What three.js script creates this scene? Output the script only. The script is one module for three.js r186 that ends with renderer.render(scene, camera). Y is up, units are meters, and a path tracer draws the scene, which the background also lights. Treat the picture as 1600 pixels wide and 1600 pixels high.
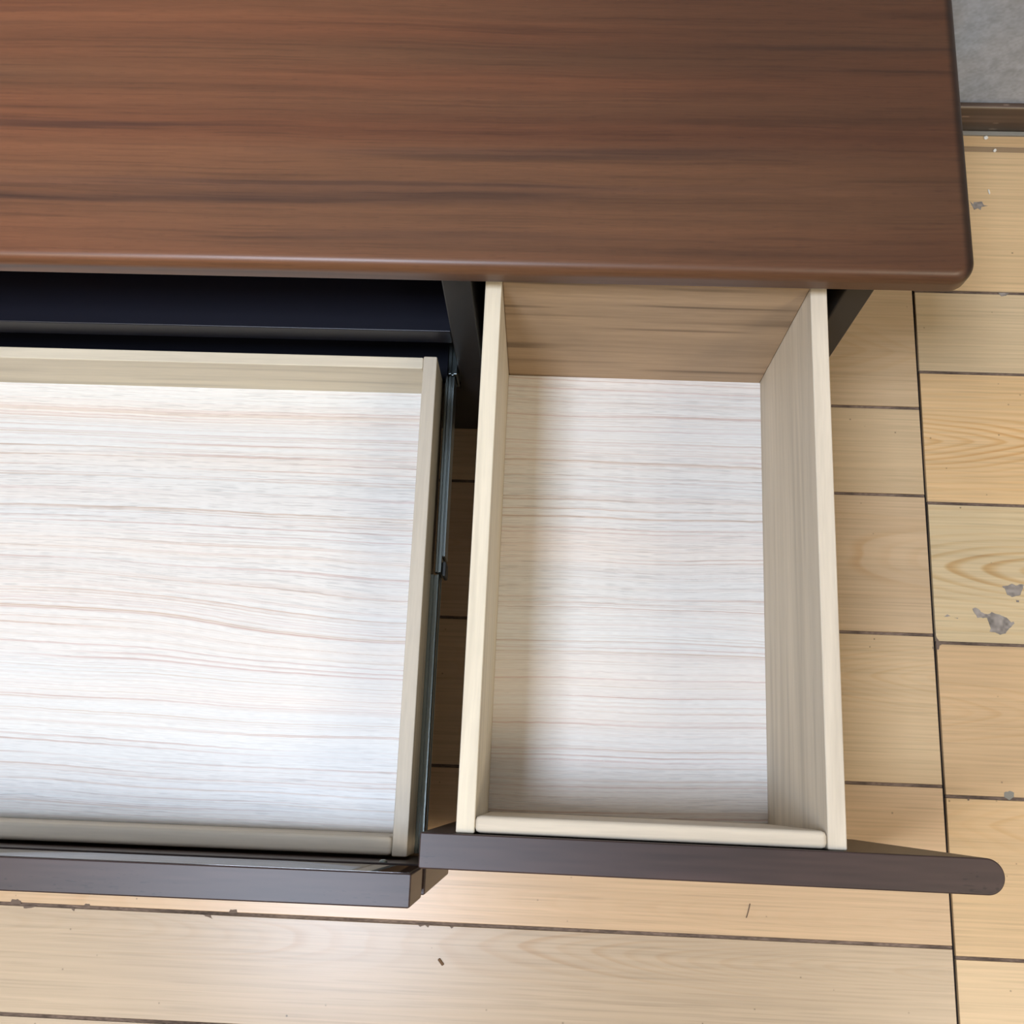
import * as THREE from 'three';
import { RectAreaLightUniformsLib } from 'three/addons/lights/RectAreaLightUniformsLib.js';
import { mergeGeometries } from 'three/addons/utils/BufferGeometryUtils.js';

// ---------------------------------------------------------------- camera, lights, exposure
const scene = new THREE.Scene();
scene.background = new THREE.Color(0x000000);
const camera = new THREE.PerspectiveCamera(51.6, 1, 0.02, 30);
camera.position.set(0, 1.25, 0);
{
  const fwd = new THREE.Vector3(-0.03237, -0.96574, -0.2575), up = new THREE.Vector3(-0.02864, 0.25843, -0.96561);
  camera.up.copy(up);
  camera.lookAt(camera.position.clone().add(fwd));
}
const renderer = new THREE.WebGLRenderer({ antialias: true });
renderer.toneMapping = THREE.LinearToneMapping;
renderer.toneMappingExposure = 1.0;
renderer.shadowMap.enabled = true;
RectAreaLightUniformsLib.init();
// the key ceiling panel, then two warm fill panels added to brighten the room: [x, z, width, depth, intensity]
const CEIL = 3.1;
const COOL = new THREE.Color().setRGB(0.79, 0.9, 1.10), WARM = new THREE.Color().setRGB(1.0, 0.86, 0.66);
const LAMPS = [[-0.74, 0.38, 0.6, 0.6, 63, COOL], [-1.9, 1.0, 0.6, 0.6, 20, WARM], [1.75, 1.0, 0.8, 0.8, 20, WARM]];

// ---------------------------------------------------------------- helpers
function rng(seed) { let s = seed >>> 0; return () => { s = (s + 0x6D2B79F5) >>> 0; let t = s; t = Math.imul(t ^ (t >>> 15), t | 1); t ^= t + Math.imul(t ^ (t >>> 7), t | 61); return ((t ^ (t >>> 14)) >>> 0) / 4294967296; }; }
const PERM = new Float32Array(65536); { const r = rng(77); for (let i = 0; i < 65536; i++) PERM[i] = r() * 2 - 1; }
function noise(x, y) {
  const xi = Math.floor(x), yi = Math.floor(y), fx = x - xi, fy = y - yi;
  const u = fx * fx * (3 - 2 * fx), v = fy * fy * (3 - 2 * fy);
  const h = (a, b) => PERM[(Math.imul(a, 374761393) + Math.imul(b, 668265263) ^ Math.imul(a ^ (b << 7), 1274126177)) >>> 16];
  const a = h(xi, yi), b = h(xi + 1, yi), c = h(xi, yi + 1), d = h(xi + 1, yi + 1);
  return a + (b - a) * u + (c - a) * v + (a - b - c + d) * u * v;
}
const clamp = (x, a = 0, b = 1) => x < a ? a : x > b ? b : x;
const mix = (a, b, t) => a + (b - a) * t;
const sstep = (a, b, x) => { const t = clamp((x - a) / (b - a)); return t * t * (3 - 2 * t); };
// a colour texture of w x h pixels that covers su x sv metres; fn(u, v) in metres returns sRGB 0..255
function tex(w, h, su, sv, fn) {
  const d = new Uint8Array(w * h * 4), c = [0, 0, 0];
  for (let j = 0; j < h; j++) for (let i = 0; i < w; i++) {
    fn((i + 0.5) / w * su, (j + 0.5) / h * sv, c);
    const k = (j * w + i) * 4;
    d[k] = clamp(c[0], 0, 255); d[k + 1] = clamp(c[1], 0, 255); d[k + 2] = clamp(c[2], 0, 255); d[k + 3] = 255;
  }
  const t = new THREE.DataTexture(d, w, h, THREE.RGBAFormat);
  t.colorSpace = THREE.SRGBColorSpace; t.magFilter = THREE.LinearFilter; t.minFilter = THREE.LinearMipmapLinearFilter;
  t.wrapS = t.wrapT = THREE.RepeatWrapping; t.generateMipmaps = true; t.needsUpdate = true;
  t.userData = { su, sv };
  return t;
}
// an upright board with rounded plan corners, an eased top edge and an eased bottom edge.  rc: corner radii at (x1,z1), (x0,z1), (x0,z0), (x1,z0)
function slab(x0, x1, y0, y1, z0, z1, o = {}) {
  const rt = o.rt ?? 0.0012, rb = o.rb ?? 0.0008, nc = o.nc ?? 2, np = o.np ?? 2;
  let rc = o.rc ?? 0.0014; if (!Array.isArray(rc)) rc = [rc, rc, rc, rc];
  const C = [[x1, z1, 1, 1, 0], [x0, z1, -1, 1, 1], [x0, z0, -1, -1, 2], [x1, z0, 1, -1, 3]];
  const outline = (d) => {
    const out = [];
    for (const [cx, cz, sx, sz, q] of C) {
      const r = Math.max(rc[q], 1e-5), n = nc === 0 ? 0 : (rc[q] > 0.006 ? Math.max(nc, 14) : nc);
      const ox = cx - sx * r, oz = cz - sz * r;
      for (let i = 0; i <= n; i++) {
        const a = q * Math.PI / 2 + (n ? i / n : 0.5) * Math.PI / 2, dx = Math.cos(a), dz = Math.sin(a);
        if (n === 0) out.push([cx - sx * d, cz - sz * d, sx * Math.SQRT1_2, sz * Math.SQRT1_2]);
        else out.push([ox + dx * (r - d), oz + dz * (r - d), dx, dz]);
      }
    }
    return out;
  };
  const rings = [];
  for (let i = 0; i <= np; i++) { const p = -Math.PI / 2 * (1 - i / np); rings.push([y0 + rb * (1 + Math.sin(p)), rb * (1 - Math.cos(p)), p]); }
  for (let i = 0; i <= np; i++) { const p = Math.PI / 2 * (i / np); rings.push([y1 - rt * (1 - Math.sin(p)), rt * (1 - Math.cos(p)), p]); }
  const pos = [], nor = [], idx = [], M = outline(0).length;
  for (const [y, d, p] of rings) for (const [x, z, nx, nz] of outline(d)) { pos.push(x, y, z); nor.push(nx * Math.cos(p), Math.sin(p), nz * Math.cos(p)); }
  for (let r = 0; r + 1 < rings.length; r++) for (let i = 0; i < M; i++) {
    const a = r * M + i, b = r * M + (i + 1) % M, c = a + M, e = b + M;
    idx.push(a, c, b, b, c, e);
  }
  const cap = (y, d, s) => {
    const base = pos.length / 3; pos.push((x0 + x1) / 2, y, (z0 + z1) / 2); nor.push(0, s, 0);
    for (const [x, z] of outline(d)) { pos.push(x, y, z); nor.push(0, s, 0); }
    for (let i = 0; i < M; i++) { const a = base + 1 + i, b = base + 1 + (i + 1) % M; if (s > 0) idx.push(base, b, a); else idx.push(base, a, b); }
  };
  cap(y0, rb, -1); cap(y1, rt, 1);
  const g = new THREE.BufferGeometry();
  g.setAttribute('position', new THREE.Float32BufferAttribute(pos, 3));
  g.setAttribute('normal', new THREE.Float32BufferAttribute(nor, 3));
  g.setIndex(idx);
  return g;
}
// texture coordinates in metres: u runs along the grain axis (0 x, 1 y, 2 z)
function grain(geo, axis, t, ou = 0, ov = 0) {
  const su = t ? t.userData.su : 1, sv = t ? t.userData.sv : 1;
  const g = geo.index ? geo.toNonIndexed() : geo, p = g.attributes.position, uv = new Float32Array(p.count * 2);
  const A = new THREE.Vector3(), B = new THREE.Vector3(), Cc = new THREE.Vector3(), n = new THREE.Vector3();
  for (let i = 0; i < p.count; i += 3) {
    A.fromBufferAttribute(p, i); B.fromBufferAttribute(p, i + 1); Cc.fromBufferAttribute(p, i + 2);
    n.copy(B).sub(A).cross(Cc.clone().sub(A));
    const m = [Math.abs(n.x), Math.abs(n.y) * 1.01, Math.abs(n.z)], d = m.indexOf(Math.max(...m));
    const rest = [0, 1, 2].filter(k => k !== d);
    let a = rest[0], b = rest[1];
    if (rest.includes(axis)) { a = axis; b = rest.find(k => k !== axis); } else { a = axis; b = rest[1]; }
    for (let k = 0; k < 3; k++) { const q = [p.getX(i + k), p.getY(i + k), p.getZ(i + k)]; uv[(i + k) * 2] = (q[a] + ou) / su; uv[(i + k) * 2 + 1] = (q[b] + ov) / sv; }
  }
  g.setAttribute('uv', new THREE.BufferAttribute(uv, 2));
  return g;
}
const used = {};
function numbered(n) { const k = used[n] = (used[n] ?? -1) + 1; return k ? n + '_' + String(k).padStart(3, '0') : n; }
function mesh(name, geo, material, parent, origin = [0, 0, 0]) {
  if (origin[0] || origin[1] || origin[2]) geo.translate(-origin[0], -origin[1], -origin[2]);
  const m = new THREE.Mesh(geo, material); m.name = numbered(name); m.castShadow = m.receiveShadow = true;
  parent.add(m); return m;
}
function struct(name, geo, material) { const m = mesh(name, geo, material, scene); m.userData.kind = 'structure'; return m; }
function thing(name, label, category, [x, y, z] = [0, 0, 0], group) {
  const g = new THREE.Group(); g.name = numbered(name); g.position.set(x, y, z); g.userData = { label, category };
  if (group) g.userData.group = group;
  scene.add(g); return g;
}
const M = (o) => new THREE.MeshPhysicalMaterial(o);

// ---------------------------------------------------------------- materials
// walnut veneer of the top: long wavy streaks along x
const T_WALNUT = tex(2048, 1024, 1.62, 0.46, (u, v, c) => {
  const w = v + 0.006 * noise(u * 2.2 + 3, v * 9) + 0.0013 * noise(u * 9, v * 30) + 0.0004 * noise(u * 40, v * 160);
  const broad = noise(u * 1.1, w * 22 + 5), mid = noise(u * 2.6 + 9, w * 90), thin = noise(u * 5 + 2, w * 260), hair = noise(u * 9 + 31, w * 640);
  const fine = noise(u * 60, w * 1100), pore = noise(u * 110, v * 1800), gate = sstep(-0.45, 0.5, noise(u * 3.3 + 50, w * 12));
  const dark = sstep(0.2, 0.95, mid * 0.85 + broad * 0.35 + thin * 0.3) * gate, line = sstep(0.4, 0.9, thin + 0.3 * mid) * (0.4 + 0.6 * gate), hl = sstep(0.3, 0.9, hair), streak = noise(u * 1.6 + 70, w * 150) + 0.6 * noise(u * 3 + 11, w * 55);
  let b = 0.975 - 0.27 * sstep(0.85, 1.6, u + 0.12 * noise(u * 2, v * 5)) + 0.05 * broad + 0.03 * fine - 0.05 * sstep(0.5, 0.9, pore);  // darkens towards the right: light falloff painted into the veneer colour
  const red = noise(u * 1.7 + 20, w * 40 + 7);
  b *= 1 - 0.42 * sstep(1.598, 1.604, u); // stain soaks into the end grain
  b *= 1.045 - 0.13 * dark - 0.12 * line - 0.09 * hl + 0.07 * streak;
  c[0] = (114 + 4 * red) * b; c[1] = (74 - 1.5 * red) * b + 1.0 * dark; c[2] = (49 - 2 * red) * b + 4 * dark;
});
// whitewashed melamine with fine wavy tan lines
function melamine(seed, bow) { // u, v in metres
  const r = rng(seed), N = 8192, S = 0.5, st = new Float32Array(N), hue = new Float32Array(N);
  for (let k = 0; k < 420; k++) {
    const p = r() * N, strong = r() < 0.2, s = strong ? 0.45 + 0.5 * r() : 0.08 + 0.3 * r(), w = (strong ? 0.0004 + 0.0005 * r() : 0.00025 + 0.0004 * r()) / S * N, h = r();
    for (let i = Math.floor(p - 4 * w); i < p + 4 * w; i++) { if (i < 0 || i >= N) continue; const d = (i - p) / w, e = (d < 0 ? Math.exp(-d * d * 3) : Math.exp(-d * d * 0.5)) * s; if (e > st[i]) { st[i] = e; hue[i] = h; } }
  }
  return tex(1600, 1600, S, S, (u, v, c) => {
    let w = v + 0.010 * noise(u * 3.1 + seed, v * 5) + 0.0024 * noise(u * 9, v * 18 + seed) + 0.0003 * noise(u * 90, v * 200);
    w += bow * Math.exp(-(((v - 0.27) / 0.05) ** 2)) * Math.sin(u * 9 + 0.6);
    const k = clamp(Math.floor(((w / S) % 1 + 1) % 1 * N), 0, N - 1), fade = 0.55 + 0.6 * noise(u * 6 + 40 * hue[k], v * 20);
    const s = st[k] * clamp(fade, 0.12, 1), dash = sstep(0.1, 0.85, noise(u * 60 + seed, w * 1900) + 0.4 * noise(u * 20, w * 700)), gr = noise(u * 150, w * 2200), cool = noise(u * 1.5, w * 55 + seed), band = noise(u * 1.2 + 7, w * 26);
    const b = 0.985 - 0.075 * dash * clamp(0.65 + band) - 0.02 * Math.max(0, band) + 0.02 * gr;
    c[0] = (231 - 3 * cool) * b - 32 * s; c[1] = (228 + cool) * b - 54 * s - 6 * s * hue[k]; c[2] = (222 + 4 * cool) * b - 70 * s + 8 * s * hue[k];
  });
}
const T_MEL_A = melamine(11, 0.010), T_MEL_B = melamine(29, 0.003);
// pale solid wood of the drawer boxes
function paleWood(seed, base, contrast, dk) {
  return tex(1024, 512, 0.6, 0.3, (u, v, c) => {
    const w = v + 0.004 * noise(u * 4 + seed, v * 10) + 0.001 * noise(u * 15, v * 40);
    const a = noise(u * 3 + seed, w * 60), f = noise(u * 9, w * 260 + seed), p = noise(u * 60, w * 1100), s = sstep(0.25, 0.9, noise(u * 5 + seed * 3, w * 120) + 0.35 * noise(u * 3, w * 30));
    const b = 1 + contrast * (0.5 * a + 0.35 * f + 0.3 * p) - dk * s;
    c[0] = base[0] * b; c[1] = base[1] * b - dk * 8 * s; c[2] = base[2] * b - dk * 14 * s;
  });
}
const T_BOX = paleWood(3, [217, 206, 183], 0.06, 0.07), T_BACK = paleWood(8, [176, 150, 121], 0.10, 0.28), T_SIDE = paleWood(15, [206, 194, 174], 0.06, 0.06);
// dark stained lacquer with short pores
const T_DARK = tex(1024, 512, 0.6, 0.3, (u, v, c) => {
  const a = noise(u * 5, v * 50), f = noise(u * 30, v * 400), p = sstep(0.6, 0.9, noise(u * 210, v * 1300)) * sstep(-0.1, 0.5, noise(u * 11 + 4, v * 60));
  const b = 1 + 0.10 * a + 0.10 * f - 0.3 * p;
  c[0] = 57 * b; c[1] = 43 * b; c[2] = 40 * b;
});
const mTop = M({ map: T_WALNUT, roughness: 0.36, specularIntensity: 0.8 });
const mMelA = M({ map: T_MEL_A, roughness: 0.33, specularIntensity: 0.42 }), mMelB = M({ map: T_MEL_B, roughness: 0.33, specularIntensity: 0.6 });
const mBox = M({ map: T_BOX, roughness: 0.6, specularIntensity: 0.5 }), mSide = M({ map: T_SIDE, roughness: 0.6, specularIntensity: 0.5 }), mBack = M({ map: T_BACK, roughness: 0.6, specularIntensity: 0.5 });
const mFront = M({ map: T_DARK, roughness: 0.4, specularIntensity: 0.75 }), mGloss = M({ map: T_DARK, roughness: 0.07, specularIntensity: 1 });
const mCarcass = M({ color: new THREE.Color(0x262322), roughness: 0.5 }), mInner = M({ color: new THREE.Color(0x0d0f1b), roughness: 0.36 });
const mSteel = M({ color: new THREE.Color(0x858e8c), metalness: 1, roughness: 0.3 }), mPlastic = M({ color: new THREE.Color(0x2a2c2a), roughness: 0.5 });

// ---------------------------------------------------------------- room
const X0 = -2.6, X1 = 2.4, Z0 = -0.885, Z1 = 3.2;
const T_WALL = tex(512, 512, 0.4, 0.4, (u, v, c) => {
  const n = noise(u * 90, v * 90) * 0.5 + noise(u * 320, v * 320) * 0.5, m = noise(u * 14, v * 14), h = noise(u * 25 + 4, v * 25);
  const b = 1 + 0.09 * n + 0.03 * m;
  c[0] = (174 + 3 * h) * b; c[1] = 182 * b; c[2] = (193 - 3 * h) * b;
});
const mWall = M({ map: T_WALL, roughness: 0.8, specularIntensity: 0.3 }), mDim = M({ color: new THREE.Color().setRGB(0.2, 0.19, 0.17), roughness: 0.9, specularIntensity: 0.2 }), mPaint = M({ color: new THREE.Color().setRGB(0.78, 0.77, 0.74), roughness: 0.9, specularIntensity: 0.2 });
struct('wall_back', grain(slab(X0 - 0.1, X1 + 0.1, -0.05, CEIL, Z0 - 0.1, Z0, { nc: 0, np: 1, rt: 0.001, rb: 0.001 }), 0, T_WALL), mWall);
struct('wall_front', slab(X0 - 0.1, X1 + 0.1, -0.05, CEIL, Z1, Z1 + 0.1, { nc: 0, np: 1, rt: 0.001, rb: 0.001 }), mDim);
struct('wall_left', slab(X0 - 0.1, X0, -0.05, CEIL, Z0, Z1, { nc: 0, np: 1, rt: 0.001, rb: 0.001 }), mPaint);
struct('wall_right', slab(X1, X1 + 0.1, -0.05, CEIL, Z0, Z1, { nc: 0, np: 1, rt: 0.001, rb: 0.001 }), mPaint);
struct('ceiling', slab(X0 - 0.1, X1 + 0.1, CEIL, CEIL + 0.1, Z0 - 0.1, Z1 + 0.1, { nc: 0, np: 1, rt: 0.001, rb: 0.001 }), mPaint);
const T_BASE = tex(1024, 64, 1.2, 0.075, (u, v, c) => {
  const n = noise(u * 9, v * 220), m = noise(u * 30, v * 90), g = sstep(0.0, 0.7, noise(u * 7 + 5, v * 40 + 3) - (v - 0.012) * 20), w = sstep(0.72, 0.8, noise(u * 45, v * 160));
  const b = 1 + 0.14 * n + 0.1 * m;
  const e = sstep(0.047, 0.05, v); c[0] = mix(mix(95, 78, g), 132, e) * b + 40 * w; c[1] = mix(mix(77, 70, g), 122, e) * b + 38 * w; c[2] = mix(mix(65, 62, g), 108, e) * b + 36 * w;
});
const mBase = M({ map: T_BASE, roughness: 0.5 }), mMortar = M({ color: new THREE.Color(0x8b877c), roughness: 0.9 });
struct('baseboard_back', grain(slab(X0, X1, 0.0, 0.052, Z0, -0.8775, { nc: 0, np: 2, rt: 0.002, rb: 0.0005 }), 0, T_BASE), mBase);
struct('trim_1', slab(X0, X1, -0.003, 0.0035, -0.8775, -0.8705, { nc: 0, np: 1, rt: 0.002, rb: 0.0005 }), mMortar);

// floor: wood-look tiles on a dark bed, turned a little against the cabinet
const floor = new THREE.Group(); floor.name = 'floor'; floor.userData.kind = 'structure'; scene.add(floor);
const FY = -0.2868 * Math.PI / 180; floor.rotation.y = FY;
const mBed = M({ color: new THREE.Color(0x1d1613), roughness: 0.95 });
const T_GROUT = tex(1024, 64, 1.2, 0.02, (u, v, c) => { const n = noise(u * 60, v * 300), m = noise(u * 300, v * 900), d = noise(u * 9, 3); const b = 1 + 0.16 * n + 0.14 * m + 0.1 * d; c[0] = 110 * b; c[1] = 95 * b; c[2] = 84 * b; });
const mGrout = M({ map: T_GROUT, roughness: 0.95, specularIntensity: 0.2 }), mGroutTan = M({ color: new THREE.Color(0x9c8467), roughness: 0.95, specularIntensity: 0.2 });
mesh('floor_bed', slab(X0 - 0.15, X1 + 0.15, -0.06, -0.0045, Z0 - 0.15, Z1 + 0.15, { nc: 0, np: 1, rt: 0.001, rb: 0.001 }), mBed, floor);
const TW = 1.215, TD = 0.1725;
function tileTex(seed, o = {}) {
  const r = rng(seed), u0 = o.u0 ?? r() * TW, v0 = o.v0 ?? (0.03 + r() * 0.12), dir = o.dir ?? (r() < 0.5 ? -1 : 1), a = o.a ?? 22 + 12 * r(), wd = o.w ?? 0.02 + 0.015 * r(), bb = o.b ?? 90 + 60 * r();
  const st = o.s ?? (r() < 0.35 ? 0.7 : 0.25), tone = o.tone ?? [r() * 10 - 5, r() * 8 - 4, r() * 14 - 7], rc = o.round ?? 0.004;
  const tx = tex(2048, 288, TW, TD, (u, v, c) => {
    const dv = v - v0 + 0.006 * noise(u * 4 + seed, v * 6) + 0.0015 * noise(u * 16, v * 40 + seed), e = Math.exp(-dv * dv / (2 * wd * wd)), near = Math.exp(-(((u - u0) / 0.32) ** 2));
    const t = dir * (u - u0) * a * e + bb * Math.sqrt(dv * dv + rc * rc) + 0.35 * noise(u * 5, v * 25 + seed);
    const ph = t - Math.floor(t), ring = (ph < 0.72 ? ph / 0.72 : (1 - ph) / 0.28), strength = st * (0.35 + 0.65 * noise(Math.floor(t) * 7.3 + seed, 0.5) ** 2 * 2) * (e * 0.85 + 0.15) * mix(0.3, 1, near);
    const k = sstep(0.35, 1, ring) * clamp(strength);
    const f = noise(u * 9 + seed, v * 520), f2 = noise(u * 16, v * 1100 + seed), broad = noise(u * 2 + seed * 3, v * 30);
    const b = 1 + 0.034 * f - 0.05 * sstep(0.2, 0.85, f2) + 0.025 * broad + 0.012;
    c[0] = (199 + tone[0]) * b - 20 * k; c[1] = (172 + tone[1]) * b - 34 * k; c[2] = (136 + tone[2]) * b - 44 * k;
  });
  const spot = (u, v, q, k) => { // a worn-in speck
    const d = tx.image.data, R = Math.ceil(q / TD * 288) + 1, ci = u / TW * 2048, cj = v / TD * 288;
    for (let j = Math.floor(cj - R); j <= cj + R; j++) for (let i = Math.floor(ci - R); i <= ci + R; i++) {
      if (i < 0 || j < 0 || i >= 2048 || j >= 288) continue;
      const e = k * clamp(1.4 - Math.hypot((i - ci) * TW / 2048, (j - cj) * TD / 288) / q), p = (j * 2048 + i) * 4;
      for (let m = 0; m < 3; m++) d[p + m] *= 1 - e;
    }
  };
  for (let n = 0; n < 34; n++) spot(r() * TW, r() * TD, 0.0005 + 0.0005 * r(), 0.15 + 0.3 * r());
  if (o.scratch) for (let n = 0; n < 90; n++) { const q = n / 89, [a0, b0, a1, b1] = o.scratch; spot(mix(a0, a1, q), mix(b0, b1, q) + 0.001 * Math.sin(q * 3), 0.0007, 0.07); }
  return tx;
}
const GEN = []; for (let i = 0; i < 6; i++) GEN.push(tileTex(200 + i));
const tileMat = (t) => M({ map: t, roughness: 0.29, specularIntensity: 0.6 });
const GENM = GEN.map(tileMat), tiles = [];
let gi = 0;
function tile(x0, x1, z0, z1, o) {
  const t = o ? tileTex(o.seed, o) : GEN[gi % 6], m = o ? tileMat(t) : GENM[gi++ % 6];
  const g = grain(slab(x0, x1, -0.006, 0, z0, z1, { nc: 0, np: 1, rt: 0.0006, rb: 0.0004 }), 0, t, -x0, -z0);
  const me = mesh('floor_tile', g, m, floor); tiles.push({ x0, x1, z0, z1, me }); return me;
}
function groutLine(x0, x1, z, w = 0.0036, m = mGrout, y = -0.0011) { mesh('grout_line', grain(slab(x0, x1, -0.005, y, z - w / 2, z + w / 2, { nc: 0, np: 1, rt: 0.0003, rb: 0.0003 }), 0, T_GROUT, 3, -z + w), m, floor); }
const VX = 0.4586, G = 0.0018;
// rows of one column: z of each joint, with the look of the tile in front of each joint
function column(x0, x1, joints, looks) {
  for (let i = 0; i + 1 < joints.length; i++) {
    tile(x0, x1, joints[i] + G, joints[i + 1] - G, looks[i]);
    if (i) groutLine(x0, x1, joints[i]);
  }
}
const more = (from, n) => { const out = []; let z = from; for (let i = 0; i < n; i++) { z += i % 4 === 0 ? 0.1135 : 0.1712; out.push(z); } return out; };
column(VX - TW, VX - 0.0017, [-0.8800, -0.8254, -0.6551, -0.4839, -0.3707, -0.2007, -0.0285, 0.1419, 0.2555, ...more(0.2555 + 0.1712, 16).map(z => z)],
  [null, null, { seed: 41, s: 0.25, tone: [-2, -1, 0] }, { seed: 42, s: 0.2, tone: [0, 2, 2] }, { seed: 43, u0: 1.0, v0: 0.075, dir: 1, a: 30, w: 0.022, b: 90, s: 0.4, round: 0.006, tone: [-3, -2, 0] }, { seed: 44, s: 0.35, tone: [3, 4, 3] }, { seed: 45, s: 0.3, tone: [3, 0, 0] }, { seed: 46, u0: 0.75, v0: 0.02, dir: -1, a: 26, w: 0.02, b: 80, s: 0.45, tone: [-13, -7, 2] }, { seed: 47, s: 0.15, scratch: [0.385, 0.036, 0.435, 0.054], tone: [-15, -8, 2] }]);  // last two tones lowered to offset the key light, evening the floor's brightness
column(VX + 0.0015, VX + TW, [-0.8515, -0.6441, -0.5327, -0.3621, -0.1922, -0.0180, 0.1520, 0.2655, ...more(0.2655 + 0.1712, 16)],
  [{ seed: 61, s: 0.3, tone: [16, 12, 4] }, { seed: 62, s: 0.15, tone: [6, 10, 10] }, { seed: 63, u0: 0.12, v0: 0.088, dir: 1, a: 26, w: 0.026, b: 105, s: 1.25, round: 0.0025, tone: [16, 10, 0] }, { seed: 64, u0: 0.01, v0: 0.082, dir: -1, a: 24, w: 0.03, b: 95, s: 1.0, round: 0.009, tone: [6, 12, 10] }, { seed: 65, s: 0.25, tone: [4, 0, -4] }, { seed: 66, s: 0.3, tone: [6, 2, -4] }, { seed: 67, s: 0.12, tone: [4, 4, 2] }]);  // right-hand tones raised to make up for lamp falloff, light put into colour
tile(VX + 0.0014, VX + TW, -0.8765, -0.8572, { seed: 68, s: 0.1, tone: [4, -2, -10] });
groutLine(VX, VX + TW, -0.8516, 0.0104, mGroutTan, -0.0003);
for (const [xa, xb] of [[VX - 2 * TW, VX - TW - 0.0028], [VX - 3 * TW, VX - 2 * TW - 0.0028], [VX + TW + 0.0028, VX + 2 * TW]])
  column(xa, xb, [-0.8800, -0.74, -0.5688, -0.3976, -0.2264, -0.1129, 0.0583, 0.2295, 0.4007, ...more(0.4007, 14)], []);
// chips in the glaze and dirt at the joints, with the grey body showing
const T_CHIP = tex(128, 128, 0.06, 0.06, (u, v, c) => { const n = noise(u * 300, v * 300), m = noise(u * 90, v * 90); const b = 1 + 0.12 * n + 0.14 * m; c[0] = 146 * b; c[1] = 138 * b; c[2] = 130 * b; });
const mChip = M({ map: T_CHIP, roughness: 0.9, specularIntensity: 0.2 }), mDirt = M({ color: new THREE.Color(0x75665a), roughness: 0.95, specularIntensity: 0.2 });
function chip(name, pts, m, rough = 1, seed = 1) {
  const r = rng(seed), inv = pts.map(([x, z]) => [x * Math.cos(FY) - z * Math.sin(FY), x * Math.sin(FY) + z * Math.cos(FY)]), fine = [];
  for (let i = 0; i < inv.length; i++) { // break each side into a ragged line
    const a = inv[i], b = inv[(i + 1) % inv.length], L = Math.hypot(b[0] - a[0], b[1] - a[1]), n = Math.max(1, Math.round(L / 0.0022));
    for (let k = 0; k < n; k++) { const t = k / n, j = k ? rough * 0.0005 : 0; fine.push([a[0] + (b[0] - a[0]) * t + (r() - 0.5) * 2 * j, a[1] + (b[1] - a[1]) * t + (r() - 0.5) * 2 * j]); }
  }
  const s = new THREE.Shape(fine.map(([x, z]) => new THREE.Vector2(x, -z)));
  const g = new THREE.ExtrudeGeometry(s, { depth: 0.0003, bevelEnabled: false }); g.rotateX(-Math.PI / 2);
  const cx = inv.reduce((q, p) => q + p[0], 0) / inv.length, cz = inv.reduce((q, p) => q + p[1], 0) / inv.length;
  const home = tiles.find(t => cx > t.x0 - 0.004 && cx < t.x1 + 0.004 && cz > t.z0 - 0.004 && cz < t.z1 + 0.004);
  return mesh(name, grain(g, 0, T_CHIP), m, home ? home.me : floor);
}
const CHIPS = [
  [[0.5426,-0.2597],[0.5496,-0.2604],[0.5536,-0.2627],[0.5590,-0.2607],[0.5629,-0.2623],[0.5685,-0.2620],[0.5632,-0.2493],[0.5579,-0.2482],[0.5531,-0.2466],[0.5478,-0.2493],[0.5463,-0.2545]],
  [[0.5058,-0.2312],[0.5087,-0.2327],[0.5127,-0.2310],[0.5153,-0.2277],[0.5198,-0.2255],[0.5233,-0.2252],[0.5279,-0.2281],[0.5297,-0.2272],[0.5374,-0.2251],[0.5446,-0.2220],[0.5480,-0.2183],[0.5497,-0.2164],[0.5525,-0.2175],[0.5533,-0.2151],[0.5492,-0.2108],[0.5452,-0.2073],[0.5421,-0.2030],[0.5355,-0.2013],[0.5301,-0.2040],[0.5237,-0.2047],[0.5254,-0.2090],[0.5236,-0.2156],[0.5221,-0.2210],[0.5110,-0.2204],[0.5081,-0.2256]],
  [[0.4719,-0.2206],[0.4758,-0.2236],[0.4795,-0.2218],[0.4757,-0.2207]], [[0.4835,-0.2200],[0.4886,-0.2197],[0.4876,-0.2187]],
  [[0.5575,-0.2434],[0.5612,-0.2430],[0.5606,-0.2406],[0.5578,-0.2410]],
  [[0.5432,-0.7720],[0.5475,-0.7677],[0.5478,-0.7712],[0.5587,-0.7723],[0.5606,-0.7671],[0.5660,-0.7661],[0.5573,-0.7644],[0.5562,-0.7599],[0.5525,-0.7625],[0.5477,-0.7598]],
  [[0.5691,-0.6416],[0.5827,-0.6416],[0.5786,-0.6376],[0.5724,-0.6366]]];
CHIPS.forEach((p, i) => chip('chipped_patch', p, mChip, i < 2 ? 1 : 0.4, 5 + i));
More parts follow.
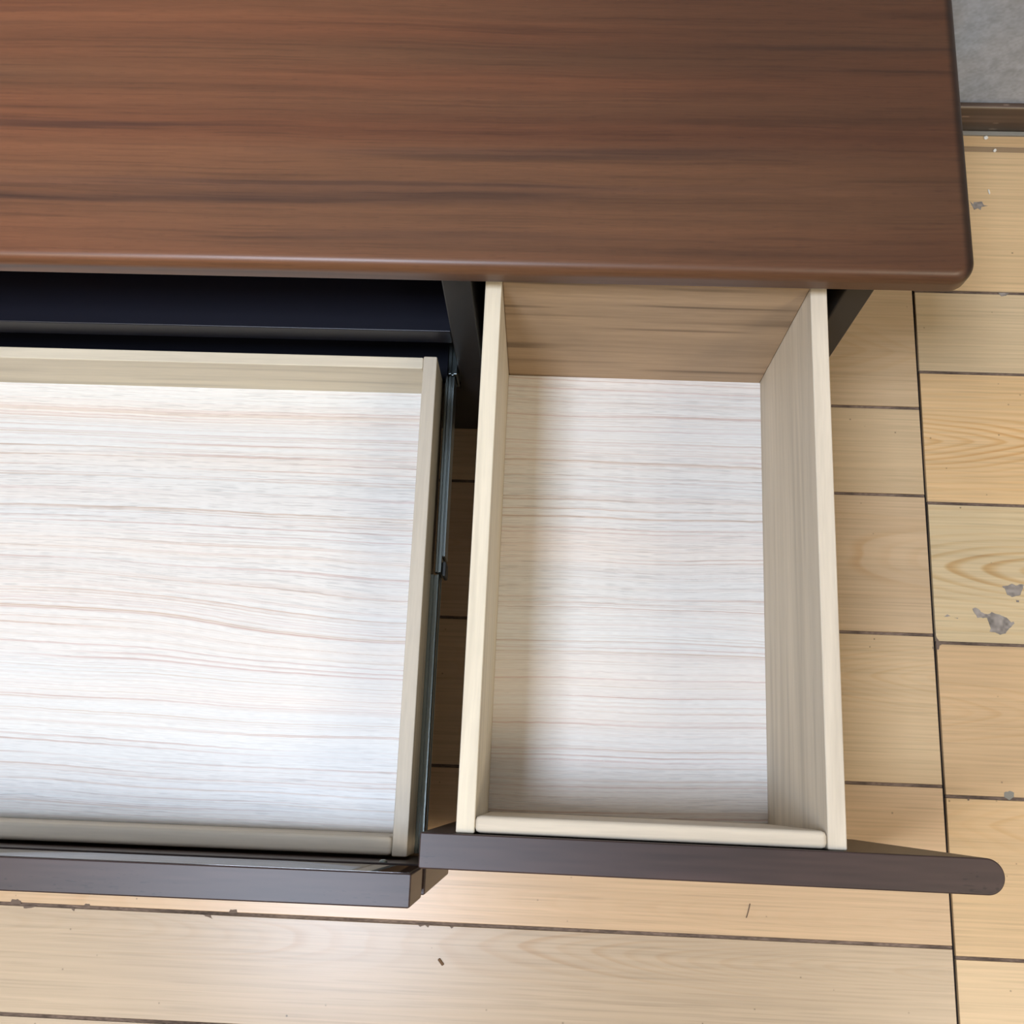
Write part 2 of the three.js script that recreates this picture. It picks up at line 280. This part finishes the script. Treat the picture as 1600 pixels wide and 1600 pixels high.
const DIRT = [
  [[0.4601,-0.1989],[0.4643,-0.1910],[0.4674,-0.1883],[0.4645,-0.1863],[0.4633,-0.1816],[0.4605,-0.1816]], [[0.4565,-0.1917],[0.4571,-0.1795],[0.4560,-0.1832]],
  [[-0.5895,0.1386],[-0.5881,0.1340],[-0.5835,0.1343],[-0.5818,0.1336],[-0.5773,0.1358],[-0.5771,0.1386]], [[-0.5743,0.1403],[-0.5730,0.1432],[-0.5658,0.1425],[-0.5579,0.1401]],
  [[-0.5306,0.1403],[-0.5214,0.1404],[-0.5159,0.1441],[-0.5155,0.1406]], [[-0.5065,0.1379],[-0.5039,0.1355],[-0.4993,0.1357],[-0.4982,0.1382]],
  [[-0.3998,0.1414],[-0.3709,0.1421],[-0.3589,0.1462],[-0.3623,0.1415]], [[-0.3411,0.1391],[-0.3399,0.1355],[-0.3327,0.1352],[-0.3315,0.1391]],
  [[-0.1293,0.1423],[-0.1264,0.1455],[-0.1213,0.1432],[-0.1177,0.1458],[-0.1153,0.1424]], [[-0.0939,0.1434],[-0.0918,0.1458],[-0.0892,0.1436]]];
DIRT.forEach((p, i) => chip('dirt_patch', p, mDirt, 0.8, 30 + i));
chip('mortar_blob', [[0.5255,-0.0220],[0.5317,-0.0241],[0.5365,-0.0223],[0.5361,-0.0174],[0.5308,-0.0141],[0.5251,-0.0170]], mMortar, 1, 50);
chip('dirt_patch', [[0.4838,-0.0146],[0.4858,-0.0146],[0.4860,-0.0121],[0.4840,-0.0116]], mDirt, 0.4, 51);

// ---------------------------------------------------------------- the cabinet
const CO = [-0.45, 0, -0.62];
const cab = thing('tv_cabinet', 'long walnut-topped cabinet with dark carcass and two drawers pulled open', 'cabinet', CO);
const add = (name, g, m, parent = cab, o = CO) => mesh(name, g, m, parent, o);
const CZ = -0.436, CB = -0.842, TB = 0.4266, BY = 0.1343;
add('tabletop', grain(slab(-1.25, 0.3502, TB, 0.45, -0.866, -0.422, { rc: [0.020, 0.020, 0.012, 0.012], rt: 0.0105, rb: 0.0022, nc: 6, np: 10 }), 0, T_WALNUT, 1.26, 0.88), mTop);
for (const [a, b] of [[0.2557, 0.2806], [-1.1806, -1.1557]]) add('side_panel', slab(a, b, BY, TB, CB, CZ), mCarcass);
for (const [a, b] of [[-0.0988, -0.0722], [-0.8278, -0.8012]]) add('divider_panel', slab(a, b, BY, TB, CB, CZ), mCarcass);
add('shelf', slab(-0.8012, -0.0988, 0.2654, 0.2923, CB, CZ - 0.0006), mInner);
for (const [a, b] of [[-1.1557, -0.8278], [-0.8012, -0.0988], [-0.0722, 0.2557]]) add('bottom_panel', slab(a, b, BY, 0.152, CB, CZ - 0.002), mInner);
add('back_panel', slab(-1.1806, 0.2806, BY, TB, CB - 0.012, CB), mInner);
for (const [a, b, z0, z1] of [[-1.17, 0.27, CZ - 0.028, CZ - 0.003], [-1.17, 0.27, CB + 0.005, CB + 0.03], [-1.17, -1.145, CB + 0.03, CZ - 0.028], [0.245, 0.27, CB + 0.03, CZ - 0.028]]) add('plinth_board', slab(a, b, 0, BY, z0, z1), mCarcass);

// a drawer box: two sides, a front and a back board between them, and a bottom let in between
function box(g, o, { gx, xl, xr, t, yb, yt, fl, zs, zb0, zb1, zf0, zf1, mats, mb, tb, bo }) {
  add('side_board', grain(slab(xl - t, xl, yb, yt, zs, zf1), 2, T_BOX, 0.46, -0.15), mats[0], g, o);
  add('side_board', grain(slab(xr, xr + t, yb, yt, zs, zf1), 2, T_SIDE, 0.46, -0.15), mats[1], g, o);
  add('front_board', grain(slab(xl, xr, yb, yt, zf0, zf1 - 0.0006, { rc: 0.0042, rt: 0.004, np: 4 }), 0, T_SIDE, gx, -0.15), mats[1], g, o);
  add('back_board', grain(slab(xl, xr, yb, yt, zb0, zb1), 0, mats[2] === mBack ? T_BACK : T_BOX, gx, -0.15), mats[2], g, o);
  add('bottom_board', grain(slab(xl, xr, fl - 0.006, fl, zb1, zf0, { nc: 0, np: 1, rt: 0.0002, rb: 0.0002 }), 0, tb, bo[0], bo[1]), mb, g, o);
}
function drawer(pivot, turn) { const g = new THREE.Group(); g.name = numbered('drawer'); g.position.set(pivot[0] - CO[0], pivot[1], pivot[2] - CO[2]); g.rotation.y = turn * Math.PI / 180; cab.add(g); return g; }
function slide(parent, o, x, s, z0, z1, y, h, w) { // a channel rail with its web at x, opening towards s
  const t = 0.0013, a = h / 2, P = [[0, -a], [w, -a], [w, -a + 0.004], [w - t, -a + 0.004], [w - t, -a + t], [t, -a + t], [t, a - 0.006], [w - t, a - 0.006], [w - t, a - 0.008], [w, a - 0.008], [w, a - 0.0012], [w * 0.9, a], [w * 0.66, a], [w * 0.62, a - 0.0035], [w * 0.36, a - 0.0035], [w * 0.32, a], [w * 0.06, a], [0, a - 0.001]];
  const sh = new THREE.Shape(P.map(([px, py]) => new THREE.Vector2(x + s * px, y + py)));
  const g = new THREE.ExtrudeGeometry(sh, { depth: z1 - z0 - 0.0008, bevelEnabled: true, bevelSize: 0.0004, bevelThickness: 0.0004, bevelSegments: 2 });
  g.translate(0, 0, z0 + 0.0004); return g;
}
// deep drawer on the right: rounded end of its tall dark front
{
  const o = [0.09, 0.18, -0.2], g = drawer(o, -0.4143);
  box(g, o, { gx: 0.06, xl: -0.0462, xr: 0.2219, t: 0.0145, yb: 0.18, yt: 0.405, fl: 0.1898, zs: -0.4477, zb0: -0.4470, zb1: -0.4337, zf0: 0.0172, zf1: 0.0311, mats: [mBox, mSide, mBack], mb: mMelB, tb: T_MEL_B, bo: [0.1, 0.44] });
  add('drawer_front', grain(slab(-0.0869, 0.3493, 0.0617, 0.414, 0.0313, 0.0576, { rc: [0.01314, 0.002, 0.0012, 0.01314], rt: 0.0012, nc: 4 }), 0, T_DARK, 0.1, 0.1), mFront, g, o);
  for (const [x, s] of [[-0.0611, -1], [0.2368, 1]]) { const r = add('slide_rail', slide(g, o, x, s, -0.44, 0.03, 0.195, 0.03, 0.0085), mSteel, g, o); r.userData.label = 'steel runner under the drawer side'; }
}
// shallow wide drawer in the middle bay: its front is two dark boards with a recessed strip between
{
  const o = [-0.3, 0.17, -0.2], g = drawer(o, -0.1358);
  box(g, o, { gx: 0.6, xl: -0.7708, xr: -0.1292, t: 0.0139, yb: 0.172, yt: 0.257, fl: 0.1878, zs: -0.4258, zb0: -0.4245, zb1: -0.4122, zf0: 0.0400, zf1: 0.0572, mats: [mBox, mSide, mBox], mb: mMelA, tb: T_MEL_A, bo: [0.6, 0.435] });
  add('drawer_front', grain(slab(-0.8073, -0.0927, 0.3342, 0.414, 0.0596, 0.0844, { rc: 0.0016, rt: 0.0012 }), 0, T_DARK, 0.5, 0.1), mFront, g, o);
  add('inner_face', grain(slab(-0.8055, -0.0945, 0.336, 0.4122, 0.0593, 0.0596, { nc: 0, np: 1, rt: 0.0001, rb: 0.0001 }), 0, T_DARK, 0.9, 0.25), mGloss, g, o).userData.label = 'glossy lacquered inner face of the front';
  add('recess_strip', slab(-0.8033, -0.0965, 0.3040, 0.3345, 0.0620, 0.0815), mCarcass, g, o);
  add('drawer_front', grain(slab(-0.8073, -0.0927, 0.0617, 0.3045, 0.0596, 0.0844, { rc: 0.0016, rt: 0.0012 }), 0, T_DARK, 0.5, 0.05), mFront, g, o);
  const sc = new THREE.LatheGeometry([[0, 0.0024], [0.0016, 0.0023], [0.0032, 0.0014], [0.0036, 0.0004], [0.0036, 0]].map(p => new THREE.Vector2(...p)), 20);
  sc.rotateX(-Math.PI / 2); sc.translate(-0.1302, 0.3, 0.0596); add('screw', sc, mSteel, g, o).userData.label = 'small bright screw head';
  const ir = add('slide_rail', slide(g, o, -0.1153, 1, -0.2130, 0.0570, 0.187, 0.024, 0.0088), mSteel, g, o); ir.userData.label = 'narrow inner steel runner';
  add('slide_rail', slide(g, o, -0.7847, -1, -0.2130, 0.0570, 0.187, 0.024, 0.0088), mSteel, g, o);
}
for (const [xw, s] of [[-0.0990, -1], [-0.8010, 1]]) { // outer and middle members of the runners on the dividers
  add('slide_rail', slide(cab, CO, xw, s, -0.83, -0.428, 0.187, 0.036, 0.0098), mSteel);
  add('slide_rail', mergeGeometries([slide(cab, CO, xw + s * 0.0028, s, -0.4270, -0.2310, 0.187, 0.028, 0.0035), slide(cab, CO, xw + s * 0.0058, s, -0.4270, -0.2141, 0.187, 0.031, 0.0058)]), mSteel);
  add('stop_tab', slab(Math.min(xw + s * 0.001, xw + s * 0.005), Math.max(xw + s * 0.001, xw + s * 0.005), 0.175, 0.199, -0.2265, -0.2110), mPlastic);
}
// the closed drawer front beyond the frame, mate of the deep drawer
add('drawer_front', grain(slab(-1.2493, -0.8131, 0.0617, 0.414, -0.4350, -0.4087, { rc: [0.002, 0.01314, 0.01314, 0.0012], rt: 0.0012, nc: 4 }), 0, T_DARK, 1.3, 0.2), mFront);

// ---------------------------------------------------------------- key ceiling panel and two added fill panels
const mFrame = M({ color: new THREE.Color(0xe6e6e4), roughness: 0.5 });
LAMPS.forEach(([x, z, w, d, I, hue], i) => {
  const t = thing('key_or_fill_light', ['square ceiling panel light straight above the open drawers', 'square warm fill light added on the ceiling by the left wall', 'square warm fill light added on the ceiling by the right wall'][i], 'ceiling light', [x, CEIL, z], 'ceiling panel lights');
  for (const [a, b, c, e] of [[-w / 2 - 0.02, w / 2 + 0.02, -d / 2 - 0.02, -d / 2], [-w / 2 - 0.02, w / 2 + 0.02, d / 2, d / 2 + 0.02], [-w / 2 - 0.02, -w / 2, -d / 2, d / 2], [w / 2, w / 2 + 0.02, -d / 2, d / 2]]) mesh('frame_bar', slab(a, b, -0.018, 0, c, e), mFrame, t);
  mesh('diffuser', slab(-w / 2, w / 2, -0.010, -0.002, -d / 2, d / 2), new THREE.MeshStandardMaterial({ color: 0xdddddd, emissive: hue, emissiveIntensity: 1.0, roughness: 0.8 }), t);
  const l = new THREE.RectAreaLight(hue, I, w, d); l.position.set(0, -0.0115, 0); l.rotation.x = -Math.PI / 2; l.name = 'panel_glow'; l.castShadow = true; t.add(l);
});

// ---------------------------------------------------------------- small litter on the tiles
const mCrumb = M({ color: new THREE.Color(0xe8e4d8), roughness: 0.9 });
function crumb(x, z, sx, sy, sz, turn, label) {
  const g = new THREE.IcosahedronGeometry(1, 2), p = g.attributes.position;
  for (let i = 0; i < p.count; i++) { const k = 1 + 0.22 * noise(p.getX(i) * 2 + x * 50, p.getY(i) * 2 + p.getZ(i) * 1.7); p.setXYZ(i, p.getX(i) * sx * k, p.getY(i) * sy * k, p.getZ(i) * sz * k); }
  g.computeVertexNormals(); g.computeBoundingBox(); const y0 = -g.boundingBox.min.y;
  const m = mesh('crumb', g, mCrumb, scene); m.position.set(x, y0, z); m.rotation.y = turn; m.userData = { label, category: 'crumb', group: 'white crumbs by the back wall' };
}
crumb(0.5706, -0.8672, 0.0028, 0.0018, 0.0028, 0.2, 'round white crumb against the mortar line below the baseboard');
crumb(0.5810, -0.8483, 0.0026, 0.0012, 0.0020, 0.8, 'pale flat crumb lying in the tan dirty joint near the wall');
crumb(0.5686, -0.7867, 0.0011, 0.0010, 0.0042, 0.2, 'thin white sliver on the tile just above the chipped grey spot');
{
  const g = slab(-0.0016, 0.0016, 0, 0.0016, -0.0042, 0.0042, { rc: 0.001, rt: 0.0008, nc: 3 });
  const m = mesh('splinter', g, M({ color: new THREE.Color(0x6b5138), roughness: 0.9 }), scene); m.position.set(-0.1015, 0, 0.1805); m.rotation.y = 0.7;
  m.userData = { label: 'short brown splinter on the wide tile in front of the drawers', category: 'splinter' };
  const c = new THREE.CatmullRomCurve3([[0.2375, 0.0006, 0.1071], [0.2362, 0.0009, 0.112], [0.2345, 0.0008, 0.118], [0.2331, 0.0006, 0.122]].map(p => new THREE.Vector3(...p)));
  const h = mesh('hair', new THREE.TubeGeometry(c, 16, 0.0005, 6), M({ color: new THREE.Color(0x5c4632), roughness: 0.7 }), scene);
  h.userData = { label: 'short dark fibre on the tile in front of the deep drawer', category: 'fibre' };
}
renderer.render(scene, camera);
